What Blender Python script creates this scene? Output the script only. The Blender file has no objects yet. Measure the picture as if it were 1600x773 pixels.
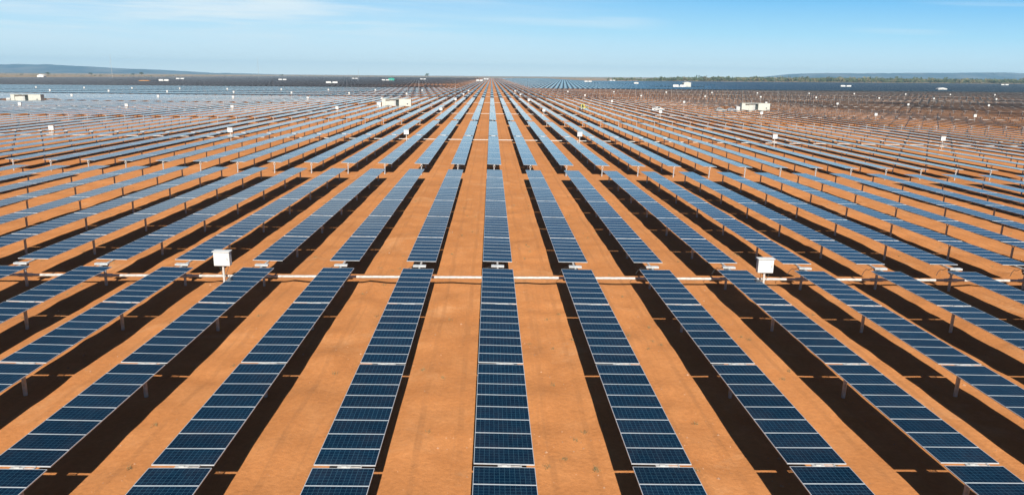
import bpy, math, random
import numpy as np
from mathutils import Vector, Matrix

random.seed(7)
rng = np.random.default_rng(7)
R = math.radians
sc = bpy.context.scene
COL = sc.collection

# ------------------------------------------------------------------ camera
GROUND = 0.0
AXIS = 1.5                       # height of the panel plane over the ground
CAMH = 12.1475 + AXIS
cam_data = bpy.data.cameras.new("camera")
cam = bpy.data.objects.new("camera", cam_data)
COL.objects.link(cam)
cam_data.sensor_fit = 'HORIZONTAL'
cam_data.sensor_width = 36.0
cam_data.lens = 36.0 * 1109.5 / 1600.0
cam_data.clip_start = 0.1
cam_data.clip_end = 60000
PITCH, ROLL, YAW = R(13.5817), R(0.8412), R(1.8163)
fwd = Vector((math.sin(YAW) * math.cos(PITCH), math.cos(YAW) * math.cos(PITCH), -math.sin(PITCH)))
right = Vector((math.cos(YAW), -math.sin(YAW), 0))
up = right.cross(fwd)
# picture axes turned so that the horizon falls to the right
r2 = right * math.cos(ROLL) + up * math.sin(ROLL)
u2 = -right * math.sin(ROLL) + up * math.cos(ROLL)
M = Matrix((r2, u2, -fwd)).transposed().to_4x4()
M.translation = Vector((0, 0, CAMH))
cam.matrix_world = M
sc.camera = cam

# ------------------------------------------------------------------ light
SUN_EL, SUN_AZ = R(35), R(3.0)          # the sun stands behind the camera, a touch to the right
sdir = Vector((math.sin(SUN_AZ) * math.cos(SUN_EL), -math.cos(SUN_AZ) * math.cos(SUN_EL), math.sin(SUN_EL)))
sl = bpy.data.lights.new("sun", 'SUN')
sl.energy = 5.0
sl.angle = R(0.5)
sl.color = (1.0, 0.94, 0.86)
so = bpy.data.objects.new("sun", sl)
COL.objects.link(so)
so.rotation_euler = sdir.to_track_quat('Z', 'Y').to_euler()
so.location = (0, -40, 60)

W = bpy.data.worlds.new("World")
sc.world = W
W.use_nodes = True
nt = W.node_tree
nt.nodes.clear()
def N(t, ty, **kw):
    n = t.nodes.new(ty)
    for k, v in kw.items():
        setattr(n, k, v)
    return n
def math_node(t, op, a, b=None, c=None, clamp=False):
    n = t.nodes.new('ShaderNodeMath'); n.operation = op; n.use_clamp = clamp
    for i, v in enumerate((a, b, c)):
        if v is None: continue
        if isinstance(v, (int, float)): n.inputs[i].default_value = v
        else: t.links.new(v, n.inputs[i])
    return n.outputs[0]
def ramp(t, fac, stops):
    n = t.nodes.new('ShaderNodeValToRGB')
    el = n.color_ramp.elements
    while len(el) > 1: el.remove(el[-1])
    el[0].position = stops[0][0]; c = stops[0][1]
    el[0].color = (c[0], c[1], c[2], 1) if isinstance(c, tuple) else (c, c, c, 1)
    for p, c in stops[1:]:
        e = el.new(p); e.color = (c[0], c[1], c[2], 1) if isinstance(c, tuple) else (c, c, c, 1)
    t.links.new(fac, n.inputs[0])
    return n.outputs[0]
def maprange(t, v, a, b, c=0.0, d=1.0, smooth=True):
    n = t.nodes.new('ShaderNodeMapRange')
    n.interpolation_type = 'SMOOTHSTEP' if smooth else 'LINEAR'
    t.links.new(v, n.inputs[0])
    for i, q in enumerate((a, b, c, d)): n.inputs[1 + i].default_value = q
    return n.outputs[0]
def noise(t, vec, scale, detail=3, rough=0.5, dist=0.0):
    n = t.nodes.new('ShaderNodeTexNoise')
    if vec is not None: t.links.new(vec, n.inputs['Vector'])
    n.inputs['Scale'].default_value = scale
    n.inputs['Detail'].default_value = detail
    n.inputs['Roughness'].default_value = rough
    n.inputs['Distortion'].default_value = dist
    return n.outputs[0]
def mixc(t, fac, a, b, mode='MIX'):
    n = t.nodes.new('ShaderNodeMix'); n.data_type = 'RGBA'; n.blend_type = mode
    if isinstance(fac, (int, float)): n.inputs[0].default_value = fac
    else: t.links.new(fac, n.inputs[0])
    for i, v in ((6, a), (7, b)):
        if isinstance(v, tuple): n.inputs[i].default_value = (v[0], v[1], v[2], 1)
        else: t.links.new(v, n.inputs[i])
    return n.outputs[2]
def combine(t, x, y, z):
    n = t.nodes.new('ShaderNodeCombineXYZ')
    for i, v in enumerate((x, y, z)):
        if isinstance(v, (int, float)): n.inputs[i].default_value = v
        else: t.links.new(v, n.inputs[i])
    return n.outputs[0]

sky = N(nt, 'ShaderNodeTexSky', sky_type='NISHITA', sun_disc=False)
sky.sun_elevation = SUN_EL
sky.sun_rotation = math.pi - SUN_AZ
sky.altitude = 300
sky.air_density = 1.0
sky.dust_density = 0.6
sky.ozone_density = 2.5
SKY_STRENGTH = 0.05
tc = N(nt, 'ShaderNodeTexCoord')
sp = N(nt, 'ShaderNodeSeparateXYZ')
nt.links.new(tc.outputs['Generated'], sp.inputs[0])
dx, dy, dz = sp.outputs
ay = math_node(nt, 'MAXIMUM', math_node(nt, 'ABSOLUTE', dy), 0.05)
az = math_node(nt, 'DIVIDE', dx, ay)
el = math_node(nt, 'DIVIDE', dz, ay)
# thin high cirrus: long level streaks, thickest to the left of the rows' vanishing point
el2 = math_node(nt, 'ADD', el, math_node(nt, 'MULTIPLY', az, 0.018))
cv = combine(nt, math_node(nt, 'MULTIPLY', az, 2.6), math_node(nt, 'MULTIPLY', el2, 34.0), 0.3)
n1 = noise(nt, cv, 1.0, 6, 0.58, 0.5)
cv2 = combine(nt, math_node(nt, 'MULTIPLY', az, 7.0), math_node(nt, 'MULTIPLY', el2, 130.0), 4.0)
n2 = noise(nt, cv2, 1.0, 5, 0.6, 0.6)
nn = math_node(nt, 'ADD', math_node(nt, 'MULTIPLY', n1, 0.68), math_node(nt, 'MULTIPLY', n2, 0.32))
streak = maprange(nt, nn, 0.38, 0.66)
side = maprange(nt, az, 0.34, -0.35)
band = maprange(nt, el, 0.02, 0.07)
c1 = math_node(nt, 'MULTIPLY', math_node(nt, 'MULTIPLY', streak, side), band)
# the long bright streak reaching past the middle
d1 = math_node(nt, 'SUBTRACT', el2, 0.074)
w1 = math_node(nt, 'MULTIPLY', math_node(nt, 'SUBTRACT', n2, 0.5), 0.012)
d1 = math_node(nt, 'ABSOLUTE', math_node(nt, 'ADD', d1, w1))
s1 = maprange(nt, d1, 0.0135, 0.001)
s1 = math_node(nt, 'MULTIPLY', s1, maprange(nt, az, 0.27, 0.16))
s1 = math_node(nt, 'MULTIPLY', s1, maprange(nt, az, -0.55, -0.25))
s1 = math_node(nt, 'MULTIPLY', s1, maprange(nt, n1, 0.3, 0.55, 0.35, 1.0))
cl = math_node(nt, 'MAXIMUM', math_node(nt, 'ADD', math_node(nt, 'MULTIPLY', c1, 0.6), math_node(nt, 'MULTIPLY', side, 0.30)), math_node(nt, 'MULTIPLY', s1, 0.42))
# two faint wisps far right
d3 = math_node(nt, 'ABSOLUTE', math_node(nt, 'SUBTRACT', el, math_node(nt, 'ADD', 0.104, w1)))
s3 = math_node(nt, 'MULTIPLY', maprange(nt, d3, 0.006, 0.0), maprange(nt, az, 0.54, 0.66))
d4 = math_node(nt, 'ABSOLUTE', math_node(nt, 'SUBTRACT', el, math_node(nt, 'ADD', 0.066, w1)))
s4 = math_node(nt, 'MULTIPLY', maprange(nt, d4, 0.005, 0.0), math_node(nt, 'MULTIPLY', maprange(nt, az, 0.46, 0.54), maprange(nt, az, 0.66, 0.58)))
cl = math_node(nt, 'MAXIMUM', cl, math_node(nt, 'MULTIPLY', math_node(nt, 'MAXIMUM', s3, s4), 0.2))
cl = math_node(nt, 'MULTIPLY', cl, maprange(nt, el, 0.30, 0.14))
cl = math_node(nt, 'MULTIPLY', cl, math_node(nt, 'GREATER_THAN', dy, 0.0))
CLOUD_COL = (10.2, 11.6, 12.2)
tinted = mixc(nt, 1.0, sky.outputs[0], (0.42, 0.56, 0.70), 'MULTIPLY')  # sky darkened by this tint to cut fill light in the shadows
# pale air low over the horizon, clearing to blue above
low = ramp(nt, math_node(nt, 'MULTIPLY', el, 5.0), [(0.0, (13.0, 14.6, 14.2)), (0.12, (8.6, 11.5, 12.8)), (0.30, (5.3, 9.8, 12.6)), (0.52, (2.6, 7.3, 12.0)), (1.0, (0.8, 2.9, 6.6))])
front_band = math_node(nt, 'MULTIPLY', maprange(nt, el, 0.12, 0.40, 1.0, 0.0), maprange(nt, dy, -0.1, 0.45))  # pale band shaped to the front sky only, limiting fill in the shadows
tinted = mixc(nt, front_band, tinted, low)
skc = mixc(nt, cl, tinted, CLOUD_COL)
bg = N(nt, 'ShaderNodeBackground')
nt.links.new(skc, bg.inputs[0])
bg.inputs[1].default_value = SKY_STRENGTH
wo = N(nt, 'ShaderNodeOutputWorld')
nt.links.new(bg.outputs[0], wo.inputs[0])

sc.view_settings.view_transform = 'Standard'
sc.view_settings.look = 'None'
sc.view_settings.exposure = 0.70
sc.view_settings.gamma = 1.0
sc.view_settings.use_curve_mapping = False
sc.cycles.max_bounces = 6
sc.cycles.diffuse_bounces = 2
sc.cycles.glossy_bounces = 3
sc.cycles.volume_bounces = 0
sc.cycles.use_denoising = True
sc.cycles.caustics_reflective = False
sc.cycles.caustics_refractive = False

# ------------------------------------------------------------------ helpers
def terr(X, Y):
    """the land falls gently to the left and rises to the right, further out"""
    g = np.clip((np.asarray(Y, float) - 150.0) / 520.0, 0, 1)
    g = g * g * (3 - 2 * g)
    return 0.0065 * np.clip(X, -9000, 9000) * g

def tag(o, label=None, cat=None, group=None, kind=None):
    if label: o['label'] = label
    if cat: o['category'] = cat
    if group: o['group'] = group
    if kind: o['kind'] = kind
    return o
def empty(name, loc=(0, 0, 0), rz=0.0):
    o = bpy.data.objects.new(name, None)
    o.empty_display_size = 0.3
    COL.objects.link(o)
    o.location = loc; o.rotation_euler = (0, 0, rz)
    return o
def link(name, mesh, parent=None, loc=None, rot=None):
    o = bpy.data.objects.new(name, mesh)
    COL.objects.link(o)
    if parent is not None: o.parent = parent
    if loc is not None: o.location = loc
    if rot is not None: o.rotation_euler = rot
    return o
def copy_tree(src, parent=None):
    c = src.copy(); COL.objects.link(c)
    if parent is not None: c.parent = parent
    for ch in KIDS.get(src.name, []):
        k = copy_tree(ch, c)
    return c
KIDS = {}
def index_kids():
    KIDS.clear()
    for o in COL.objects:
        if o.parent: KIDS.setdefault(o.parent.name, []).append(o)

class MB:
    def __init__(s):
        s.v = []; s.f = []; s.m = []; s.uv = []; s.smooth = []
    def face(s, pts, m=0, uv=None, smooth=False):
        b = len(s.v); s.v += [tuple(p) for p in pts]
        s.f.append(tuple(range(b, b + len(pts)))); s.m.append(m)
        s.uv += list(uv) if uv else [(0.5, 0.5)] * len(pts)
        s.smooth.append(smooth)
    def box(s, x0, x1, y0, y1, z0, z1, m=0, bevel=0.0):
        if bevel > 0:
            b = bevel
            # chamfered box: 8 corners cut back to 24 vertices
            P = {}
            for ix, X in ((0, x0), (1, x1)):
                for iy, Y in ((0, y0), (1, y1)):
                    for iz, Z in ((0, z0), (1, z1)):
                        sx = b if ix == 0 else -b; sy = b if iy == 0 else -b; sz = b if iz == 0 else -b
                        P[ix, iy, iz, 'x'] = (X, Y + sy, Z + sz)
                        P[ix, iy, iz, 'y'] = (X + sx, Y, Z + sz)
                        P[ix, iy, iz, 'z'] = (X + sx, Y + sy, Z)
            F = s.face
            F([P[0,0,0,'x'],P[0,0,1,'x'],P[0,1,1,'x'],P[0,1,0,'x']], m)
            F([P[1,0,0,'x'],P[1,1,0,'x'],P[1,1,1,'x'],P[1,0,1,'x']], m)
            F([P[0,0,0,'y'],P[1,0,0,'y'],P[1,0,1,'y'],P[0,0,1,'y']], m)
            F([P[0,1,0,'y'],P[0,1,1,'y'],P[1,1,1,'y'],P[1,1,0,'y']], m)
            F([P[0,0,0,'z'],P[0,1,0,'z'],P[1,1,0,'z'],P[1,0,0,'z']], m)
            F([P[0,0,1,'z'],P[1,0,1,'z'],P[1,1,1,'z'],P[0,1,1,'z']], m)
            for iy in (0, 1):
                for iz in (0, 1):
                    F([P[0,iy,iz,'y'],P[1,iy,iz,'y'],P[1,iy,iz,'z'],P[0,iy,iz,'z']], m)
            for ix in (0, 1):
                for iz in (0, 1):
                    F([P[ix,0,iz,'x'],P[ix,1,iz,'x'],P[ix,1,iz,'z'],P[ix,0,iz,'z']], m)
                for iy in (0, 1):
                    F([P[ix,iy,0,'x'],P[ix,iy,1,'x'],P[ix,iy,1,'y'],P[ix,iy,0,'y']], m)
                    for iz in (0, 1):
                        F([P[ix,iy,iz,'x'],P[ix,iy,iz,'y'],P[ix,iy,iz,'z']], m)
            return s
        a = [(x0,y0,z0),(x1,y0,z0),(x1,y1,z0),(x0,y1,z0),(x0,y0,z1),(x1,y0,z1),(x1,y1,z1),(x0,y1,z1)]
        for q in ((3,2,1,0),(4,5,6,7),(0,1,5,4),(1,2,6,5),(2,3,7,6),(3,0,4,7)):
            s.face([a[i] for i in q], m)
        return s
    def tube(s, p0, p1, r, n=10, m=0, r1=None, caps=True):
        p0 = Vector(p0); p1 = Vector(p1); d = (p1 - p0).normalized()
        a = d.cross(Vector((0, 0, 1)))
        if a.length < 1e-3: a = Vector((1, 0, 0))
        a.normalize(); b = d.cross(a)
        if r1 is None: r1 = r
        c0 = [p0 + (a * math.cos(2*math.pi*i/n) + b * math.sin(2*math.pi*i/n)) * r for i in range(n)]
        c1 = [p1 + (a * math.cos(2*math.pi*i/n) + b * math.sin(2*math.pi*i/n)) * r1 for i in range(n)]
        for i in range(n):
            j = (i + 1) % n
            s.face([c0[i], c1[i], c1[j], c0[j]], m, smooth=True)
        if caps:
            s.face(c0, m); s.face(c1[::-1], m)
        return s
    def prism(s, prof, y0, y1, m=0, mats=None):
        """profile in x,z extruded along y"""
        n = len(prof)
        s.face([(x, y0, z) for x, z in prof], m); s.face([(x, y1, z) for x, z in prof][::-1], m)
        for i in range(n):
            j = (i + 1) % n
            s.face([(prof[i][0], y0, prof[i][1]), (prof[i][0], y1, prof[i][1]), (prof[j][0], y1, prof[j][1]), (prof[j][0], y0, prof[j][1])], mats[i] if mats else m)
        return s
    def mesh(s, name, mats):
        me = bpy.data.meshes.new(name)
        me.from_pydata(s.v, [], s.f)
        for mm in mats: me.materials.append(mm)
        me.polygons.foreach_set('material_index', s.m)
        me.polygons.foreach_set('use_smooth', s.smooth)
        uv = me.uv_layers.new(name='uv')
        uv.data.foreach_set('uv', [c for p in s.uv for c in p])
        me.update()
        return me

# ------------------------------------------------------------------ materials
def mat(name, col, rough=0.6, metal=0.0, var=0.06, scale=6.0, spec=0.5, bump=0.0):
    m = bpy.data.materials.new(name); m.use_nodes = True
    t = m.node_tree; b = t.nodes['Principled BSDF']
    tcn = N(t, 'ShaderNodeTexCoord')
    nz = noise(t, tcn.outputs['Object'], scale, 4, 0.6)
    lo = tuple(max(0, c * (1 - var * 2)) for c in col); hi = tuple(min(1, c * (1 + var * 2)) for c in col)
    t.links.new(ramp(t, nz, [(0.3, lo), (0.7, hi)]), b.inputs['Base Color'])
    t.links.new(maprange(t, nz, 0.3, 0.7, max(0.03, rough - 0.08), min(1, rough + 0.08)), b.inputs['Roughness'])
    b.inputs['Metallic'].default_value = metal
    b.inputs['Specular IOR Level'].default_value = spec
    if bump > 0:
        bp = N(t, 'ShaderNodeBump'); bp.inputs['Strength'].default_value = bump; bp.inputs['Distance'].default_value = 0.02
        t.links.new(nz, bp.inputs['Height']); t.links.new(bp.outputs[0], b.inputs['Normal'])
    return m

def glass_mat(name, near=True, lines=False):
    m = bpy.data.materials.new(name); m.use_nodes = True
    t = m.node_tree; b = t.nodes['Principled BSDF']
    uvn = N(t, 'ShaderNodeUVMap'); uvn.uv_map = 'uv'
    s = N(t, 'ShaderNodeSeparateXYZ'); t.links.new(uvn.outputs[0], s.inputs[0])
    oi = N(t, 'ShaderNodeObjectInfo')
    def line(c, w):
        fr = math_node(t, 'FRACT', c)
        e = math_node(t, 'MINIMUM', fr, math_node(t, 'SUBTRACT', 1.0, fr))
        return math_node(t, 'LESS_THAN', e, w)
    # cell borders, and the three fine busbars of each cell
    cellline = math_node(t, 'MAXIMUM', line(s.outputs[0], 0.032), line(s.outputs[1], 0.032))
    bus = line(math_node(t, 'MULTIPLY', s.outputs[1], 3.0), 0.03)
    # cell-to-cell shade of the polycrystalline silicon
    cid = combine(t, math_node(t, 'FLOOR', s.outputs[0]), math_node(t, 'FLOOR', s.outputs[1]), math_node(t, 'MULTIPLY', oi.outputs['Random'], 50.0))
    wn = N(t, 'ShaderNodeTexWhiteNoise'); wn.noise_dimensions = '3D'; t.links.new(cid, wn.inputs['Vector'])
    cellv = wn.outputs['Value']
    base = ramp(t, cellv, [(0.0, (0.0012, 0.0085, 0.022)), (1.0, (0.0022, 0.0150, 0.034))])
    base = mixc(t, math_node(t, 'MULTIPLY', bus, 0.14), base, (0.07, 0.18, 0.24))
    base = mixc(t, math_node(t, 'MULTIPLY', cellline, 0.40), base, (0.07, 0.18, 0.24))
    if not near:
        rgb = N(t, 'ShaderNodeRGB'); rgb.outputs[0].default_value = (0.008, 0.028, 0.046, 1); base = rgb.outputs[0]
    # module to module difference and a film of red dust
    pid = combine(t, math_node(t, 'FLOOR', math_node(t, 'DIVIDE', s.outputs[1], 6.0)), math_node(t, 'MULTIPLY', oi.outputs['Random'], 91.0), 0.0)
    wn2 = N(t, 'ShaderNodeTexWhiteNoise'); wn2.noise_dimensions = '3D'; t.links.new(pid, wn2.inputs['Vector'])
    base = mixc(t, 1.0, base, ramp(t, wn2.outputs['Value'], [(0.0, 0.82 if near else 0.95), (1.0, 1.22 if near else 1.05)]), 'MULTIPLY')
    geo = N(t, 'ShaderNodeNewGeometry')
    dn = noise(t, geo.outputs['Position'], 0.9, 4, 0.6)
    base = mixc(t, maprange(t, dn, 0.35, 0.8, 0.0, 0.022), base, (0.42, 0.24, 0.13))
    rgh = maprange(t, dn, 0.3, 0.75, 0.05, 0.09)
    if lines:      # module frames of the far rows
        fl = math_node(t, 'MAXIMUM', line(math_node(t, 'DIVIDE', s.outputs[1], 6.0), 0.028), line(math_node(t, 'DIVIDE', s.outputs[0], 12.0), 0.014))
        base = mixc(t, math_node(t, 'MULTIPLY', fl, 0.22), base, (0.66, 0.69, 0.71)); rgh = math_node(t, 'ADD', rgh, math_node(t, 'MULTIPLY', fl, 0.4))
    t.links.new(base, b.inputs['Base Color'])
    t.links.new(rgh, b.inputs['Roughness'])
    b.inputs['IOR'].default_value = 1.36
    b.inputs['Specular Tint'].default_value = (0.50, 0.98, 0.96, 1)
    return m

GLASS = glass_mat('solar_glass')
GLASS_FAR = glass_mat('solar_glass_plain', False)
GLASS_ROWS = glass_mat('solar_glass_rows', False, True)
FRAME = mat('anodised_frame', (0.56, 0.60, 0.62), 0.45, 0.35, 0.05, 2.0)
BACK = mat('panel_backsheet', (0.085, 0.09, 0.11), 0.7, 0.0, 0.08, 3.0)
STEEL = mat('galvanised_steel', (0.40, 0.42, 0.43), 0.5, 0.35, 0.12, 5.0)
BRIGHT = mat('bright_galvanised', (0.46, 0.45, 0.42), 0.55, 0.15, 0.14, 4.0)
WHITE = mat('white_enamel', (0.60, 0.61, 0.59), 0.4, 0.0, 0.02, 3.0)
CREAM = mat('cream_paint', (0.44, 0.465, 0.42), 0.5, 0.0, 0.05, 1.5)
GREYP = mat('grey_paint', (0.35, 0.38, 0.37), 0.5, 0.0, 0.06, 1.5)
DARK = mat('dark_louvre', (0.045, 0.065, 0.065), 0.5, 0.0, 0.1, 3.0)
BLACK = mat('black_rubber', (0.02, 0.02, 0.02), 0.8, 0.0, 0.1, 8.0)
CARGLASS = mat('tinted_glass', (0.02, 0.03, 0.04), 0.08, 0.0, 0.05, 3.0)
CONC = mat('concrete', (0.42, 0.39, 0.35), 0.9, 0.0, 0.1, 4.0, bump=0.3)
YELLOW = mat('yellow_paint', (0.45, 0.42, 0.08), 0.5, 0.0, 0.05, 3.0)
SILVER = mat('silver_paint', (0.45, 0.50, 0.54), 0.3, 0.4, 0.03, 3.0)
ORANGE = mat('orange_paint', (0.70, 0.30, 0.05), 0.5, 0.0, 0.06, 3.0)
GREENP = mat('green_paint', (0.02, 0.28, 0.20), 0.5, 0.0, 0.06, 3.0)
CANVAS = mat('tent_canvas', (0.75, 0.72, 0.64), 0.8, 0.0, 0.06, 3.0)

def ground_mat():
    m = bpy.data.materials.new('orange_soil'); m.use_nodes = True
    t = m.node_tree; b = t.nodes['Principled BSDF']
    geo = N(t, 'ShaderNodeNewGeometry'); P = geo.outputs['Position']
    s = N(t, 'ShaderNodeSeparateXYZ'); t.links.new(P, s.inputs[0])
    big = noise(t, P, 0.035, 4, 0.55)
    mid = noise(t, P, 0.5, 5, 0.6, 0.3)
    fine = noise(t, P, 5.0, 6, 0.65)
    grit = noise(t, P, 42.0, 3, 0.7)
    c = ramp(t, mid, [(0.25, (0.440, 0.176, 0.058)), (0.5, (0.485, 0.201, 0.069)), (0.78, (0.545, 0.240, 0.089))])
    c = mixc(t, 1.0, c, ramp(t, big, [(0.3, 0.88), (0.7, 1.10)]), 'MULTIPLY')
    c = mixc(t, 1.0, c, ramp(t, fine, [(0.3, 0.88), (0.7, 1.10)]), 'MULTIPLY')
    c = mixc(t, maprange(t, grit, 0.62, 0.72, 0.0, 0.28), c, (0.27, 0.115, 0.05))
    # pale crusted patches, and wheel lanes pressed along the aisles
    pale = noise(t, P, 0.17, 5, 0.7, 0.8)
    c = mixc(t, maprange(t, pale, 0.54, 0.70, 0.0, 0.42), c, (0.58, 0.315, 0.15))
    stretch = combine(t, math_node(t, 'MULTIPLY', s.outputs[0], 3.2), math_node(t, 'MULTIPLY', s.outputs[1], 0.09), 0.0)
    lane = noise(t, stretch, 1.0, 4, 0.6)
    c = mixc(t, maprange(t, lane, 0.52, 0.72, 0.0, 0.34), c, (0.33, 0.15, 0.06))
    fr = math_node(t, 'FRACT', math_node(t, 'DIVIDE', math_node(t, 'SUBTRACT', s.outputs[0], 0.5015), 5.0902))
    wob = math_node(t, 'MULTIPLY', math_node(t, 'SUBTRACT', noise(t, combine(t, 0.0, math_node(t, 'MULTIPLY', s.outputs[1], 0.07), math_node(t, 'FLOOR', math_node(t, 'DIVIDE', s.outputs[0], 5.09))), 1.0, 2), 0.5), 0.10)
    off = math_node(t, 'ABSOLUTE', math_node(t, 'SUBTRACT', math_node(t, 'ABSOLUTE', math_node(t, 'ADD', math_node(t, 'SUBTRACT', fr, 0.52), wob)), 0.155))
    rut = math_node(t, 'MULTIPLY', maprange(t, off, 0.034, 0.012), maprange(t, mid, 0.35, 0.6, 0.15, 1.0))
    c = mixc(t, math_node(t, 'MULTIPLY', rut, 0.34), c, (0.31, 0.135, 0.052))
    scuff = noise(t, P, 1.7, 6, 0.75, 1.2)
    c = mixc(t, maprange(t, scuff, 0.60, 0.70, 0.0, 0.30), c, (0.29, 0.13, 0.055))
    # scrub and stubble beyond the plant
    Y = s.outputs[1]; X = s.outputs[0]
    scr = noise(t, P, 0.006, 6, 0.65)
    scr2 = noise(t, P, 0.05, 4, 0.6)
    scol = ramp(t, scr, [(0.3, (0.12, 0.115, 0.055)), (0.46, (0.26, 0.20, 0.12)), (0.6, (0.40, 0.24, 0.13)), (0.75, (0.30, 0.26, 0.17))])
    scol = mixc(t, maprange(t, scr2, 0.55, 0.7, 0.0, 0.7), scol, (0.07, 0.08, 0.04))
    lim = maprange(t, math_node(t, 'SUBTRACT', math_node(t, 'MULTIPLY', X, -1.0), 1010.0), 0, 40)
    far1 = maprange(t, Y, 3450, 3600)
    far2 = math_node(t, 'MULTIPLY', maprange(t, Y, 2020, 2120), maprange(t, X, 250, 330))
    f = math_node(t, 'MAXIMUM', math_node(t, 'MAXIMUM', lim, far1), far2, clamp=True)
    c = mixc(t, f, c, scol)
    stub = math_node(t, 'MULTIPLY', maprange(t, Y, 170, 420), maprange(t, math_node(t, 'ABSOLUTE', X), 60, 190))
    stub = math_node(t, 'MULTIPLY', stub, math_node(t, 'SUBTRACT', 1.0, f))
    c = mixc(t, math_node(t, 'MULTIPLY', stub, maprange(t, scr2, 0.3, 0.6, 0.45, 0.95)), c, (0.215, 0.150, 0.105))
    t.links.new(c, b.inputs['Base Color'])
    b.inputs['Roughness'].default_value = 0.95
    b.inputs['Specular IOR Level'].default_value = 0.1
    h = math_node(t, 'ADD', math_node(t, 'MULTIPLY', fine, 0.06), math_node(t, 'MULTIPLY', grit, 0.012))
    h = math_node(t, 'ADD', h, math_node(t, 'MULTIPLY', lane, 0.06))
    h = math_node(t, 'SUBTRACT', h, math_node(t, 'MULTIPLY', rut, 0.03))
    h = math_node(t, 'ADD', h, math_node(t, 'MULTIPLY', scuff, 0.05))
    bp = N(t, 'ShaderNodeBump'); bp.inputs['Strength'].default_value = 0.5; bp.inputs['Distance'].default_value = 1.0
    t.links.new(h, bp.inputs['Height']); t.links.new(bp.outputs[0], b.inputs['Normal'])
    return m
SOIL = ground_mat()

# ------------------------------------------------------------------ ground: one sheet to the horizon
S, X0 = 5.0902, 0.5015           # row pitch, centre row
def hashnoise(seed):
    r = np.random.default_rng(seed); G = r.random((257, 257))
    def f(x, y):
        x = np.mod(x, 256); y = np.mod(y, 256)
        i = np.floor(x).astype(int); j = np.floor(y).astype(int)
        u = x - i; v = y - j; u = u*u*(3-2*u); v = v*v*(3-2*v)
        return (G[i, j]*(1-u)*(1-v) + G[i+1, j]*u*(1-v) + G[i, j+1]*(1-u)*v + G[i+1, j+1]*u*v) - 0.5
    return f
hn1, hn2, hn3 = hashnoise(1), hashnoise(2), hashnoise(3)
def undul(X, Y):
    fade = np.clip(1 - (np.abs(Y) - 60) / 120.0, 0, 1) * np.clip(1 - (np.abs(X) - 60) / 60.0, 0, 1)
    ph = (X - X0) / S
    # low berm under each row's right-hand edge, uneven along the row
    fr = ph - np.floor(ph)
    berm = np.exp(-((fr - 0.36) / 0.10) ** 2)
    z = 0.16 * hn1(X / 3.1 + 40, Y / 4.3 + 40) + 0.10 * hn2(X / 0.9 + 90, Y / 1.1 + 90) + berm * (0.06 + 0.34 * hn3(X / 2.0 + 9, Y / 2.2 + 20))
    return z * fade - 0.02
def grid_axis(lo, hi, step, out_lo, out_hi, g=1.16):
    a = list(np.arange(lo, hi + 1e-6, step)); s = step
    while a[-1] < out_hi: s *= g; a.append(min(a[-1] + s, out_hi))
    s = step; pre = []
    x = lo
    while x > out_lo: s *= g; x = max(x - s, out_lo); pre.append(x)
    return np.array(pre[::-1] + a)
gx = grid_axis(-78, 78, 0.5, -12500, 12500)
gy = grid_axis(6, 110, 0.4, -3000, 12500)
GX, GY = np.meshgrid(gx, gy)
GZ = terr(GX, GY) + undul(GX, GY)
nv = GX.size
co = np.stack([GX.ravel(), GY.ravel(), GZ.ravel()], 1)
ny, nx = GX.shape
idx = np.arange(nv).reshape(ny, nx)
quads = np.stack([idx[:-1, :-1], idx[:-1, 1:], idx[1:, 1:], idx[1:, :-1]], -1).reshape(-1, 4)
def np_mesh(name, co, quads, mats, mi=None, uv=None, smooth=False):
    me = bpy.data.meshes.new(name)
    me.vertices.add(len(co)); me.vertices.foreach_set('co', co.astype(np.float32).ravel())
    nq, k = quads.shape
    me.loops.add(nq * k); me.loops.foreach_set('vertex_index', quads.astype(np.int32).ravel())
    me.polygons.add(nq); me.polygons.foreach_set('loop_start', np.arange(0, nq * k, k, dtype=np.int32))
    try: me.polygons.foreach_set('loop_total', np.full(nq, k, dtype=np.int32))
    except Exception: pass
    for m in mats: me.materials.append(m)
    if mi is not None: me.polygons.foreach_set('material_index', mi.astype(np.int32))
    if smooth: me.polygons.foreach_set('use_smooth', np.ones(nq, dtype=bool))
    if uv is not None:
        l = me.uv_layers.new(name='uv'); l.data.foreach_set('uv', uv.astype(np.float32).ravel())
    me.update(calc_edges=True); me.validate()
    return me
tag(link('ground', np_mesh('ground', co, quads, [SOIL], smooth=True)), 'bare orange sandy soil under and between the solar rows', 'ground', kind='structure')
def gz(x, y): return float(terr(x, y) + undul(np.array(float(x)), np.array(float(y))))

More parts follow.
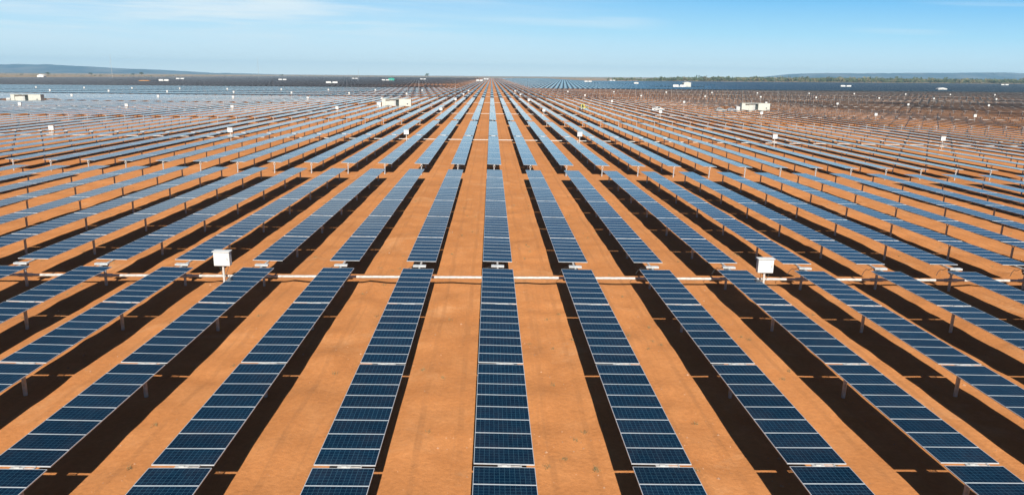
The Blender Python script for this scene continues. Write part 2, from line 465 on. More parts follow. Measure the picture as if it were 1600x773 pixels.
# ------------------------------------------------------------------ hills
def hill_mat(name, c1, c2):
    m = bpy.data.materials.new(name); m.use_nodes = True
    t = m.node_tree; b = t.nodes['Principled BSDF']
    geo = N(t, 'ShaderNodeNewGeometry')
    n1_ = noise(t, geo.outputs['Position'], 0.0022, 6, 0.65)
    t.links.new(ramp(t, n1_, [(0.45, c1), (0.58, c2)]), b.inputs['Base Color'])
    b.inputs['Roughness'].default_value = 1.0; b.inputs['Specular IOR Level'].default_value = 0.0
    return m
HILL = hill_mat('hill_slopes', (0.03, 0.05, 0.08), (0.13, 0.13, 0.14))  # blue of the distant haze is partly put into the slope colours
FPX = 1109.5
def hills(name, prof, dist, base_y, label, seed):
    """prof: bearing (slope x/y), skyline height as an angle; a ridge with its own slopes front and back"""
    hn = hashnoise(seed)
    us = np.linspace(prof[0][0], prof[-1][0], 260)
    hs = np.interp(us, [p[0] for p in prof], [p[1] for p in prof]) * dist
    rows = [(-1700, 0.0), (-1200, 0.10), (-850, 0.30), (-550, 0.50), (-320, 0.74), (-130, 0.93), (0, 1.0), (350, 0.97), (900, 0.85), (1600, 0.4), (2300, 0.0)]
    V = []
    for k, (dd, fr) in enumerate(rows):
        D = dist + dd
        X = us * dist * (1 + 0.0 * dd) + 0 * us
        Y = np.full_like(us, D)
        rav = hn(us * dist / 180.0 + 20, np.full_like(us, D / 500.0 + 3)) + 0.6 * hn(us * dist / 110.0 + 50, np.full_like(us, D / 260.0 + 9))
        Z = hs * fr * (1 + (0.8 * rav if 0 < k < 6 else 0.03 * rav)) - (3 if fr == 0 else 0)
        Z = np.minimum(Z, hs * max(fr, 0.0) * 1.0 + 12 * (0 < k < 6) * hs / (hs.max() + 1e-6)) if k < 6 else Z
        V.append(np.stack([X, Y + 520 * rav * (0 < k < 6), Z + terr(X, Y)], 1))
    V = np.concatenate(V); n = len(us); I = np.arange(len(V)).reshape(len(rows), n)
    q = np.stack([I[:-1, :-1], I[:-1, 1:], I[1:, 1:], I[1:, :-1]], -1).reshape(-1, 4)
    tag(link(name, np_mesh(name, V, q, [HILL], smooth=True)), label, 'hills', kind='structure')
def pr(lst, basefun):
    # picture profile -> (bearing, skyline angle above the far ground)
    return [((x - 768) / FPX, max(0.0002, (basefun(x) - y) / FPX)) for x, y in lst]
baseL = lambda x: 112.3 + (x / 768.0) * 9.0
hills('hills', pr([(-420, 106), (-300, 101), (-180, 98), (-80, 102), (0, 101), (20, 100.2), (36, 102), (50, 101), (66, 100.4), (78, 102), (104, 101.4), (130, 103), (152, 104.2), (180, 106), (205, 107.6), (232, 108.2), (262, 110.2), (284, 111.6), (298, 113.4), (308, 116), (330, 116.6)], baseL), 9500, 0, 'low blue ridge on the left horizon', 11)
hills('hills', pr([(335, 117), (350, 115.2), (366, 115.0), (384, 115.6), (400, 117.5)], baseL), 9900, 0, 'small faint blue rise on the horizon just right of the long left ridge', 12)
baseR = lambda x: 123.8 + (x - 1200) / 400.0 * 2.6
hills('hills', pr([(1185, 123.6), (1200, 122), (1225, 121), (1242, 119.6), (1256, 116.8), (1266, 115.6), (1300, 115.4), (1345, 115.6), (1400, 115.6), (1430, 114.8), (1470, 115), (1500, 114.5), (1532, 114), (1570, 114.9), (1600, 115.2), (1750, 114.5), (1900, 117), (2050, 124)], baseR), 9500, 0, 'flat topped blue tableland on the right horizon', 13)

# ------------------------------------------------------------------ solar trackers
MODL, MODP, MODW, GAP = 1.003, 1.0154, 1.96, 0.165
SEG = [7, 8, 8, 8, 8, 7]
HALF = 46 * MODP + 5 * GAP       # about 47.5 m
PER = 102.85
SHAFT0 = 45.15
def half_offsets():
    """start offset of each bay, and the offsets of the gaps' middles, from the drive shaft outward"""
    y = 0.95; bays = []; gaps = []
    for i, n in enumerate(SEG):
        bays.append((y, n)); y += n * MODP
        if i < 5: gaps.append(y + GAP / 2 - 0.008); y += GAP
    return bays, gaps, y
BAYS, GAPS, HEND = half_offsets()
ROADGAP = PER - 2 * HEND

def module(mb, y0, first):
    """one module from y0; frame ring, recessed glass, backsheet"""
    w = MODW / 2; t = 0.035; fr = 0.017; L = MODL
    x0, x1, y1 = -w, w, y0 + L
    a = [(x0, y0), (x1, y0), (x1, y1), (x0, y1)]
    b = [(x0 + fr, y0 + fr), (x1 - fr, y0 + fr), (x1 - fr, y1 - fr), (x0 + fr, y1 - fr)]
    for i in range(4):
        j = (i + 1) % 4
        mb.face([(*a[i], t), (*a[j], t), (*b[j], t), (*b[i], t)], 1)
        mb.face([(*b[i], t), (*b[j], t), (*b[j], t - 0.004), (*b[i], t - 0.004)], 1)
        mb.face([(*a[i], 0), (*a[j], 0), (*a[j], t), (*a[i], t)], 1)
    k = first * 6.0
    mb.face([(*p, t - 0.004) for p in b], 0, uv=[(0.001, k + .001), (11.999, k + .001), (11.999, k + 5.999), (0.001, k + 5.999)])
    mb.face([(*p, 0.0) for p in a[::-1]], 2)
PM = [GLASS, FRAME, BACK]
mb = MB(); module(mb, 0, 0); MOD_MESH = mb.mesh('solar_panel', PM)
PM = [GLASS_FAR, FRAME, BACK]
BAY_MESH = {}
for n in (7, 8):
    mb = MB()
    for i in range(n): module(mb, i * MODP, i)
    BAY_MESH[n] = mb.mesh('panel_bay', PM)
def table_mesh(bays):
    mb = MB(); q = 0
    for y, n in bays:
        for i in range(n): module(mb, y + i * MODP, q); q += 1
    return mb.mesh('panel_table', PM)
TABLE = {}
def get_table(ids):
    if ids not in TABLE: TABLE[ids] = table_mesh([BAYS[i] for i in ids])
    return TABLE[ids]
# torque tube along the row, hung just under the modules
TUBE_MESH = {}
def get_tube(a, b):
    k = (round(a, 2), round(b, 2))
    if k not in TUBE_MESH:
        TUBE_MESH[k] = MB().tube((0, a, -0.085), (0, b, -0.085), 0.066, 8).mesh('torque_tube', [BRIGHT])
    return TUBE_MESH[k]
# driven pile with a forked head (the white Y seen at the row ends)
mb = MB()
mb.tube((0, 0, -AXIS - 0.3), (0, 0, -0.42), 0.085, 10)
POST_MESH = mb.mesh('post', [STEEL])
mb = MB()
for sx in (-1, 1):
    mb.tube((0, 0, -0.48), (sx * 0.13, 0, -0.30), 0.032, 6)
    mb.tube((sx * 0.13, 0, -0.30), (sx * 0.10, 0, -0.14), 0.028, 6)
mb.box(-0.13, 0.13, -0.04, 0.04, -0.175, -0.145)
HEAD_MESH = mb.mesh('post_head', [BRIGHT])
# white bearing plate with bolts, showing through the gap between two bays
mb = MB()
mb.box(-0.21, 0.21, -0.055, 0.055, -0.01, 0.028, 0, 0.008)
mb.box(-0.09, 0.09, -0.045, 0.045, 0.028, 0.05, 0, 0.008)
mb.box(0.2, 0.56, -0.012, 0.012, 0.0, 0.02)
mb.box(0.52, 0.56, -0.08, 0.08, -0.005, 0.03)
BRACKET_MESH = mb.mesh('bearing_bracket', [BRIGHT])
# gearbox head over the drive shaft: slew housing, cover plate, lever arm
mb = MB()
mb.tube((0, -0.22, -0.16), (0, 0.22, -0.16), 0.17, 14)
mb.box(-0.14, 0.14, -0.15, 0.15, -0.42, -0.16, 0, 0.02)
mb.tube((0, 0, -0.82), (0, 0, -0.40), 0.07, 8)
GEAR_MESH = mb.mesh('gearbox', [mat('dark_gearbox', (0.10, 0.11, 0.11), 0.5, 0.2, 0.1)])
mb = MB()
mb.box(-0.42, 0.42, -0.42, -0.12, -0.03, 0.09, 0, 0.015)
mb.box(-0.30, -0.26, -0.12, 0.25, -0.05, 0.0)
COVER_MESH = mb.mesh('motor_cover', [mat('dusty_cover', (0.42, 0.44, 0.44), 0.5, 0.1, 0.1)])
mb = MB()
pts = [(-0.2, 0.3, -0.12), (-0.38, 0.42, -0.25), (-0.55, 0.36, -0.18), (-0.8, 0.2, -0.30), (-1.0, 0.05, -0.55)]
for p, q in zip(pts, pts[1:]): mb.tube(p, q, 0.018, 5, caps=False)
CABLE_MESH = mb.mesh('cable', [BLACK])
PAIRM = MB().tube((0, -0.14, -0.82), (0, 0.14, -0.82), 0.11, 10).mesh('gear_hub', [STEEL])

ONES = ['zeroth', 'first', 'second', 'third', 'fourth', 'fifth', 'sixth', 'seventh', 'eighth', 'ninth', 'tenth', 'eleventh', 'twelfth', 'thirteenth', 'fourteenth', 'fifteenth', 'sixteenth', 'seventeenth', 'eighteenth', 'nineteenth']
TENS = {2: 'twenty', 3: 'thirty', 4: 'forty', 5: 'fifty', 6: 'sixty', 7: 'seventy', 8: 'eighty', 9: 'ninety'}
def ordw(n):
    if n < 20: return ONES[n]
    if n % 10 == 0: return TENS[n // 10][:-1] + 'ieth'
    return TENS[n // 10] + '-' + ONES[n % 10]
BLOCK = ['nearest block', 'second nearest block', 'third nearest block', 'fourth nearest block', 'fifth nearest block', 'sixth nearest block', 'seventh nearest block']
LOOK = ['dark blue solar panel row', 'light blue solar panel row', 'pale blue solar panel row', 'grey blue solar panel row']
def row_label(n, p):
    # the counting word is found from the middle row, which runs straight away from the camera
    if n == 0: return f'{LOOK[p]} running straight ahead in the middle of the {BLOCK[p]}'
    return f'{LOOK[p]}, {ordw(abs(n))} {"left" if n < 0 else "right"} of the middle row, {BLOCK[p]}'

TILT = [R(0.8), R(2.4), R(3.8), R(4.8), R(5.0), R(5.2), R(5.2)]
def placement(n, p):
    X = X0 + n * S; Y = SHAFT0 + p * PER
    z = float(terr(X, Y)); dzy = float(terr(X, Y + 45) - terr(X, Y - 45)) / 90; dzx = float(terr(X + 5, Y) - terr(X - 5, Y)) / 10
    return X, Y, z, dzy, dzx
STATIONS = [(-193.0, 307.0), (-40.2, 307.0), (112.6, 307.0)]
def cut(n, p):
    """bays left out round the inverter stations"""
    X = X0 + n * S; keep_f = list(range(6)); keep_n = list(range(6))
    for sx, sy in STATIONS:
        if sx - 10.5 < X < sx + 9.5:
            if p == 2: keep_f = keep_f[:5]
            if p == 3: keep_n = keep_n[:4]
        if p == 2 and sx - 16 < X < sx - 10.5: keep_f = keep_f[:5]
    return tuple(keep_n), tuple(keep_f)

def build_tracker(p, kn, kf):
    """parts round the drive shaft's crossing; kn/kf = bays kept on the near/far side"""
    root = empty('solar_tracker')
    for sgn, ids in ((-1, kn), (1, kf)):
        if p == 0:
            for i in ids:
                y, nmod = BAYS[i]
                for k in range(nmod):
                    yy = y + k * MODP
                    o = link('solar_panel', MOD_MESH, root, (0, yy if sgn > 0 else -yy - MODL, 0))
                    o.rotation_euler = (random.gauss(0, 0.0012), random.gauss(0, 0.0015), 0)
        elif p == 1:
            for i in ids:
                y, nmod = BAYS[i]; L = nmod * MODP - (MODP - MODL)
                link('panel_bay', BAY_MESH[nmod], root, (0, y if sgn > 0 else -y - L, 0))
        else:
            o = link('panel_table', get_table(ids), root, (0, 0, 0), (0, 0, 0 if sgn > 0 else math.pi))
        ends = [GAPS[i] for i in ids if i < len(ids) - 1 or (i < 5 and i == ids[-1])]
        last = (HEND - 0.10) if len(ids) == 6 else GAPS[ids[-1]]
        for g in [GAPS[i] for i in ids[:-1]] + [last]:
            o = link('post', POST_MESH, root, (0, sgn * g, 0))
            if p <= 1:
                link('post_head', HEAD_MESH, o)
                if p == 0 or g != last:
                    if g != last: link('bearing_bracket', BRACKET_MESH, root, (0, sgn * g, 0))
            elif g == last:
                link('post_head', HEAD_MESH, o)
    far = (HEND if len(kf) == 6 else BAYS[kf[-1]][0] + 8 * MODP); near = (HEND if len(kn) == 6 else BAYS[kn[-1]][0] + 8 * MODP)
    link('torque_tube', get_tube(-near + 0.05, far - 0.05), root)
    link('post', POST_MESH, root, (0, 0, 0))
    g = link('gearbox', GEAR_MESH, root)
    link('motor_cover', COVER_MESH, g)
    if p == 0:
        link('cable', CABLE_MESH, g); link('gear_hub', PAIRM, g)
    return root

protos = {}
want = []
for p in range(4):
    D = SHAFT0 + (p + 0.5) * PER - 4
    nL = int((0.74 * D + 4) / S); nR = int((0.80 * D + 4) / S)
    want += [(p, n) for n in range(-nL, nR + 1)]
want.sort(key=lambda a: (a[0], abs(a[1])))
indiv = want[:300]
for p, n in indiv:
    key = (min(p, 2), *cut(n, p))
    if key not in protos:
        protos[key] = build_tracker(*key)
        root = protos[key]
        KIDS[root.name] = [o for o in root.children]
        for o in root.children:
            if o.children: KIDS[o.name] = list(o.children)
    else:
        root = copy_tree(protos[key])
    X, Y, z, dzy, dzx = placement(n, p)
    root.location = (X, Y, z + AXIS + random.gauss(0, 0.012))
    root.rotation_euler = (math.atan(dzy), TILT[p] * (1 + random.gauss(0, 0.05)) + random.gauss(0, R(0.28)) - dzx, 0)
    tag(root, row_label(n, p), 'solar tracker', 'solar tracker rows')
done = set(indiv)

# the remaining rows, far beyond counting
bx = []   # table boxes: centre x, y0, y1, tilt
ps = []   # posts: x, y, tilt
def add_table(X, ya, yb, tilt, posts):
    bx.append((X, ya, yb, tilt))
    for y in posts: ps.append((X, y))
def in_view(X, Y): return -0.78 * Y - 12 < X < 0.84 * Y + 12
CLEAR = [(-570, 1187, 40, 22), (-480, 1107, 22, 14), (-430, 884 + 130, 26, 14), (-208, 975, 24, 18), (-150, 1120, 60, 20), (-120, 840, 40, 12), (-75, 960, 34, 40),
         (233, 905, 34, 26), (262, 1010, 30, 12), (205, 1245, 40, 14), (170, 1350, 30, 14), (478, 1008, 18, 10), (1000, 1480, 20, 12)]
def cleared(X, y): return any(abs(X - a) < c and abs(y - b) < d for a, b, c, d in CLEAR)
for p in range(2, 34):
    Y = SHAFT0 + p * PER
    far = p >= 7 - 0
    for n in range(-520, 620):
        X = X0 + n * S
        if (p, n) in done: continue
        yf = Y + 50
        if not in_view(X, yf): continue
        if p < 7:
            if p < 6 and not far: pass
            t = TILT[min(p, 6)] + 0.006 * rng.standard_normal()
        else:
            if X < -1000 or (X > 260 and Y > 1990) or X > 1500: continue
            t = -R(42 if X < 0 else 20 + 24 * min(1, abs(X) / 380)) + 0.015 * rng.standard_normal()
            if abs(X - 3) < 34: t = R(0.5)
        if Y > 2100:
            if n % 1 == 0: add_table(X, Y - HEND, Y + HEND, t, [])
            continue
        for sgn in (-1, 1):
            a, b = sorted((Y + sgn * 0.95, Y + sgn * HEND))
            if p < 7:
                kn, kf = cut(n, p)
                ids = kn if sgn < 0 else kf
                if len(ids) < 6:
                    e = BAYS[ids[-1]][0] + 8 * MODP
                    a, b = sorted((Y + sgn * 0.95, Y + sgn * e))
                posts = list(np.linspace(a + 0.1, b - 0.1, 7))
            else:
                if cleared(X, (a + b) / 2): continue
                posts = list(np.linspace(a + 0.1, b - 0.1, 4)) if Y < 1150 else [a + 0.1]
            add_table(X, a, b, t, posts)
B = np.array(bx); w = MODW / 2; th = 0.04
c, s_ = np.cos(B[:, 3]), np.sin(B[:, 3])
vs = []
for (sx, yy, tz) in [(-1, 1, 0), (1, 1, 0), (1, 2, 0), (-1, 2, 0), (-1, 1, 1), (1, 1, 1), (1, 2, 1), (-1, 2, 1)]:
    lx = sx * w; lz = tz * th
    x = B[:, 0] + lx * c + lz * s_; y = B[:, yy]; z = AXIS - lx * s_ + lz * c + terr(B[:, 0], y)
    vs.append(np.stack([x, y, z], 1))
V1 = np.stack(vs, 1).reshape(-1, 3)
o = (np.arange(len(B)) * 8)[:, None, None]
Q = np.array([(4, 5, 6, 7), (3, 2, 1, 0), (0, 1, 5, 4), (1, 2, 6, 5), (2, 3, 7, 6), (3, 0, 4, 7)])[None]
Q1 = (o + Q).reshape(-1, 4)
MI1 = np.tile([0, 2, 1, 1, 1, 1], len(B))
L = (B[:, 2] - B[:, 1]) / MODP * 6
UV1 = np.full((len(B), 6, 4, 2), 0.5)
UV1[:, 0, 1, 0] = 12; UV1[:, 0, 2, 0] = 12; UV1[:, 0, 0, 0] = 0; UV1[:, 0, 3, 0] = 0
UV1[:, 0, 0, 1] = 0; UV1[:, 0, 1, 1] = 0; UV1[:, 0, 2, 1] = L; UV1[:, 0, 3, 1] = L
Pp = np.array(ps); rr = 0.09; vs = []
zt = terr(Pp[:, 0], Pp[:, 1])
for (ax, ay_, k) in [(-1, -1, 0), (1, -1, 0), (1, 1, 0), (-1, 1, 0), (-1, -1, 1), (1, -1, 1), (1, 1, 1), (-1, 1, 1)]:
    vs.append(np.stack([Pp[:, 0] + ax * rr, Pp[:, 1] + ay_ * rr, zt + (AXIS - 0.12 if k else -0.3)], 1))
V2 = np.stack(vs, 1).reshape(-1, 3)
o = (np.arange(len(Pp)) * 8)[:, None, None] + len(V1)
Q2 = (o + np.array([(0, 1, 5, 4), (1, 2, 6, 5), (2, 3, 7, 6), (3, 0, 4, 7)])[None]).reshape(-1, 4)
MI2 = np.full(len(Q2), 3)
UV2 = np.full((len(Q2) * 4, 2), 0.5)
me = np_mesh('distant_solar_trackers', np.concatenate([V1, V2]), np.concatenate([Q1, Q2]), [GLASS_ROWS, FRAME, BACK, STEEL],
             np.concatenate([MI1, MI2]), np.concatenate([UV1.reshape(-1, 2), UV2]))
tag(link('distant_solar_trackers', me), 'mass of distant solar panel rows reaching to the horizon, beyond counting', 'solar trackers', kind='stuff')

# ------------------------------------------------------------------ drive shafts across the rows
for p in range(0, 7):
    Y = SHAFT0 + p * PER
    nL = int((0.74 * Y + 30) / S); nR = int((0.80 * Y + 30) / S)
    if p < 4:
        nL = min(nL, max(-n for q, n in indiv if q == p)); nR = min(nR, max(n for q, n in indiv if q == p))
    zf = lambda n: float(terr(X0 + n * S, Y)) + 0.68
    lab = f'white steel drive shaft crossing under the rows of the {BLOCK[p]}'
    if p == 0:
        root = empty('drive_shaft', (0, Y, 0)); tag(root, lab, 'drive shaft', 'drive shafts linking the rows')
        seg = MB().tube((0.16, 0, 0), (S - 0.16, 0, 0), 0.088, 12); seg.tube((0.02, 0, 0), (0.42, 0, 0), 0.12, 10, 0); seg.tube((S - 0.42, 0, 0), (S - 0.02, 0, 0), 0.12, 10, 0)
        sm = seg.mesh('shaft_segment', [BRIGHT])
        for n in range(-nL, nR): link('shaft_segment', sm, root, (X0 + n * S, 0, 0.68))
    else:
        mb = MB()
        for n in range(-nL, nR, 1):
            mb.tube((X0 + n * S, 0, zf(n)), (X0 + (n + 1) * S, 0, zf(n + 1)), 0.085, 6, caps=False)
        tag(link('drive_shaft', mb.mesh('drive_shaft', [BRIGHT]), None, (0, Y, 0)), lab, 'drive shaft', 'drive shafts linking the rows')

# ------------------------------------------------------------------ combiner boxes on posts
root = empty('combiner_box')
mb = MB(); mb.box(-0.50, 0.50, -0.20, 0.20, 1.66, 2.58, 0, 0.012); link('cabinet', mb.mesh('cabinet', [WHITE]), root)
d = link('door', MB().box(-0.46, 0.46, -0.222, -0.2005, 1.70, 2.53, 0, 0.006).mesh('door', [WHITE]), root)
link('handle', MB().box(0.36, 0.39, -0.245, -0.223, 2.02, 2.20).mesh('handle', [DARK]), d)
link('rain_hood', MB().box(-0.56, 0.56, -0.29, 0.24, 2.583, 2.625, 0, 0.01).mesh('rain_hood', [WHITE]), root)
link('post', MB().box(-0.06, 0.06, -0.05, 0.05, -0.3, 1.658).mesh('box_post', [BRIGHT]), root)
for sx in (-0.22, 0.3):
    link('conduit', MB().tube((sx, 0.02, 1.655), (sx, 0.02, 1.45), 0.018, 6).tube((sx, 0.02, 1.45), (math.copysign(0.08, sx), 0.04, 0.95), 0.014, 6).mesh('conduit', [DARK]), root)
KIDS[root.name] = list(root.children); KIDS[d.name] = list(d.children)
first = True
LEFTN = [-4, -11, -18, -25, -32, -40, -47, -54, -61, -68, -76, -83, -90]
RIGHTN = [3, 11, 18, 26, 33, 40, 48, 55, 63, 70, 77, 85, 92, 100, 107]
cnt = 0
for p in range(0, 6):
    Y = SHAFT0 + p * PER - 0.62
    for side, lst in (('left', LEFTN), ('right', RIGHTN)):
        k = 0
        for n in lst:
            X = X0 + (n + 0.5) * S
            if not (-0.735 * Y < X < 0.80 * Y): continue
            if p == 0 and abs(n) > 5: continue
            k += 1
            if first: o = root; first = False
            else: o = copy_tree(root)
            o.location = (X, Y, float(terr(X, Y)) + (gz(X, Y) if p == 0 else 0))
            o.rotation_euler = (0, 0, random.gauss(0, 0.04))
            if p == 0:
                o.location.x += 0.2 if side == 'left' else -0.28; o.location.z -= 0.10 if side == 'left' else 0.27
                tag(o, f'large white box on a post by the nearest drive shaft, {side} of the middle row', 'combiner box', 'white combiner boxes')
            else:
                which = BLOCK[p]
                tag(o, f'small white box on post, {ordw(k)} {side} of the middle row, {which}', 'combiner box', 'white combiner boxes')
            cnt += 1

# ------------------------------------------------------------------ inverter stations
def station():
    root = empty('inverter_station')
    x0, x1, y0, y1, z0, z1 = -6.1, 6.1, -1.25, 1.25, 0.55, 3.45
    mb = MB()
    # shell with a recessed bay left of centre
    mb.box(x0, -4.55, y0, y1, z0, z1, 0, 0.03)
    mb.box(-4.548, -2.9, y0 + 0.35, y1 - .002, z0, z1 - .002, 0)
    mb.box(-2.898, -1.25, y0 + 0.10, y1 - .002, z0, z1 - .3, 0)
    mb.box(1.05, x1, y0, y1, z0, z1, 0, 0.03)
    mb.box(-1.248, 1.048, y0 + 0.5, y1 - .002, z0, z1 - .002, 0)
    body = link('wall', mb.mesh('wall', [CREAM]), root)
    link('roof', MB().box(x0 - 0.05, x1 + 0.05, y0 - 0.06, y1 + 0.06, z1 + 0.003, z1 + 0.12, 0, 0.03).mesh('roof', [CREAM]), root)
    lv = MB()
    for i in range(14): lv.box(-1.2, 1.0, y0 + 0.36, y0 + 0.48, z0 + 0.12 + i * 0.19, z0 + 0.24 + i * 0.19)
    link('louvre', lv.mesh('louvre', [DARK]), root)
    dr = link('door', MB().box(-1.24, -0.25, y0 + 0.02, y0 + 0.08, z0 + 0.02, z1 - 0.35).mesh('door', [GREYP]), root)
    link('handle', MB().box(-0.38, -0.32, y0 - 0.04, y0 + 0.018, 1.6, 1.85).mesh('handle', [BLACK]), dr)
    link('canopy', MB().prism([(-4.5, 3.25), (1.0, 3.25), (1.0, 3.33), (-4.5, 3.33)], y0 - 0.55, y0 - 0.003, 0).mesh('canopy', [GREYP]), root)
    link('vent', MB().box(4.3, 4.85, y0 - 0.035, y0 - 0.002, 1.25, 1.75).mesh('vent', [DARK]), root)
    for x in (-5.9, -2.9, 0, 2.9, 5.9):
        for y in (y0 + 0.2, y1 - 0.2):
            link('pier', MB().box(x - 0.16, x + 0.16, y - 0.16, y + 0.16, -0.3, z0 - 0.004).mesh('pier', [CONC]), root)
    st = MB()
    for i in range(3): st.box(-3.0, -2.0, y0 - 0.9 + i * 0.28, y0 - 0.62 + i * 0.28, 0.0, 0.18 * (i + 1))
    link('steps', st.mesh('steps', [CONC]), root)
    tr = MB(); tr.box(-8.2, -6.6, -0.9, 0.9, 0.15, 1.95, 0, 0.04)
    for i in range(7): tr.box(-8.1 + i * 0.22, -8.02 + i * 0.22, -1.1, -0.903, 0.4, 1.7)
    tfo = link('transformer', tr.mesh('transformer', [WHITE]), root)
    for i in range(3): link('bushing', MB().tube((-7.9 + i * 0.5, 0, 1.953), (-7.9 + i * 0.5, 0, 2.35), 0.07, 8, 0, 0.04).mesh('bushing', [GREYP]), tfo)
    link('slab', MB().box(-8.5, -6.35, -1.3, 1.2, -0.2, 0.147).mesh('slab', [CONC]), root)
    return root
st0 = station(); KIDS[st0.name] = list(st0.children)
for o in st0.children:
    if o.children: KIDS[o.name] = list(o.children)
labs = ['long white inverter station at the far left among the rows', 'long white inverter station standing just left of the middle rows', 'long white inverter station with parked cars beside it, right side of the field']
for i, ((x, y), lb) in enumerate(zip(STATIONS, labs)):
    o = st0 if i == 0 else copy_tree(st0)
    o.location = (x + 0.4, y, float(terr(x, y)))
    tag(o, lb, 'inverter station', 'inverter stations')

# distant twin-cabin stations
def twin():
    root = empty('inverter_cabin')
    for x in (-5.2, 5.2):
        link('cabin', MB().box(x - 4.0, x + 4.0, -1.25, 1.25, 0.8, 4.2, 0, 0.05).mesh('cabin', [WHITE]), root)
        link('base', MB().box(x - 3.7, x + 3.7, -1.1, 1.1, -1.0, 0.797).mesh('base', [CONC]), root)
    link('switchgear', MB().box(-1.1, 1.1, -0.9, 0.9, -0.5, 2.4, 0, 0.05).mesh('switchgear', [GREYP]), root)
    return root
tw = twin(); KIDS[tw.name] = list(tw.children)
# picture column, distance, label
def ray_point(x, Y, left=False):
    u = (x - 800) / FPX
    a = math.atan(u) + YAW          # bearing, close enough for far things
    return math.tan(a) * Y, Y
fars = [(8, 1190, 'white twin cabins at the far left edge of the dark far field'), (266, 1110, 'white twin cabins in the dark far field right of the left ridge foot'),
        (291, 1420, 'small white twin cabins beyond the first pair at the left far field'), (447, 1385, 'small white twin cabins at the back of the dark far field below a mast'),
        (522, 972, 'white twin cabins standing mid way across the dark left far field'), (557, 1950, 'tiny white cabins on the horizon, left of the green shed'),
        (604, 1480, 'white twin cabins beside the green shed on the horizon'), (661, 1908, 'tiny white cabins nearest the vanishing point on the left'),
        (912, 1540, 'white twin cabins at the back of the blue far field nearest the vanishing point'), (949, 1976, 'tiny white cabins on the horizon before the woodland starts'),
        (1051, 905, 'white twin cabins in the clearing of the blue far field'), (1304, 1006, 'white twin cabins on the navy far field below the tableland'),
        (1545, 1480, 'white twin cabins on the navy far field at the far right edge'),
        (747, 1650, 'tiny white cabins just left of where the rows vanish, nearer pair'), (757, 2300, 'tiny white cabins on the skyline where the rows vanish')]
for i, (x, Y, lb) in enumerate(fars):
    o = tw if i == 0 else copy_tree(tw)
    X, Y = ray_point(x, Y)
    o.location = (X, Y, float(terr(X, Y)) + 0.6)
    o.rotation_euler = (0, 0, random.gauss(0, 0.1)); o.scale = (0.82, 0.82, 0.82)
    tag(o, lb, 'cabin', 'distant twin cabins')
def shed(x, Y, w, h, dpt, wall, roofm, label, rise=1.0, cat='shed'):
    X, Y = ray_point(x, Y); root = empty('shed', (X, Y, float(terr(X, Y))))
    tag(root, label, cat)
    link('wall', MB().box(-w/2, w/2, -dpt/2, dpt/2, -0.5, h).mesh('wall', [wall]), root)
    link('roof', MB().prism([(-w/2 - .3, h + .003), (w/2 + .3, h + .003), (w/2 + .3, h + .15), (0, h + rise), (-w/2 - .3, h + .15)], -dpt/2 - .3, dpt/2 + .3).mesh('roof', [roofm]), root)
    link('door', MB().box(-1.2, 1.2, -dpt/2 - 0.08, -dpt/2 - .003, -0.4, min(3, h - 0.3)).mesh('door', [GREYP]), root)
shed(613, 1490, 12, 6, 9, GREENP, GREENP, 'small green shed on the horizon left of the vanishing point')
shed(1062, 912, 9, 6.5, 8, CREAM, WHITE, 'cream gabled shed in the clearing of the blue far field')
shed(80, 1690, 14, 5, 10, CANVAS, CANVAS, 'pale peaked tent on the beige land at the far left', 3.0, 'tent')
shed(237, 1060, 14, 2.6, 5, ORANGE, ORANGE, 'low orange shed in the dark far field at left', 0.4)
shed(1450, 800, 10, 3, 5, WHITE, WHITE, 'low white rounded shed at the front edge of the navy far field', 1.2)
shed(985, 1198, 7, 4, 5, WHITE, WHITE, 'tiny white hut in the middle of the blue far field', 0.6)

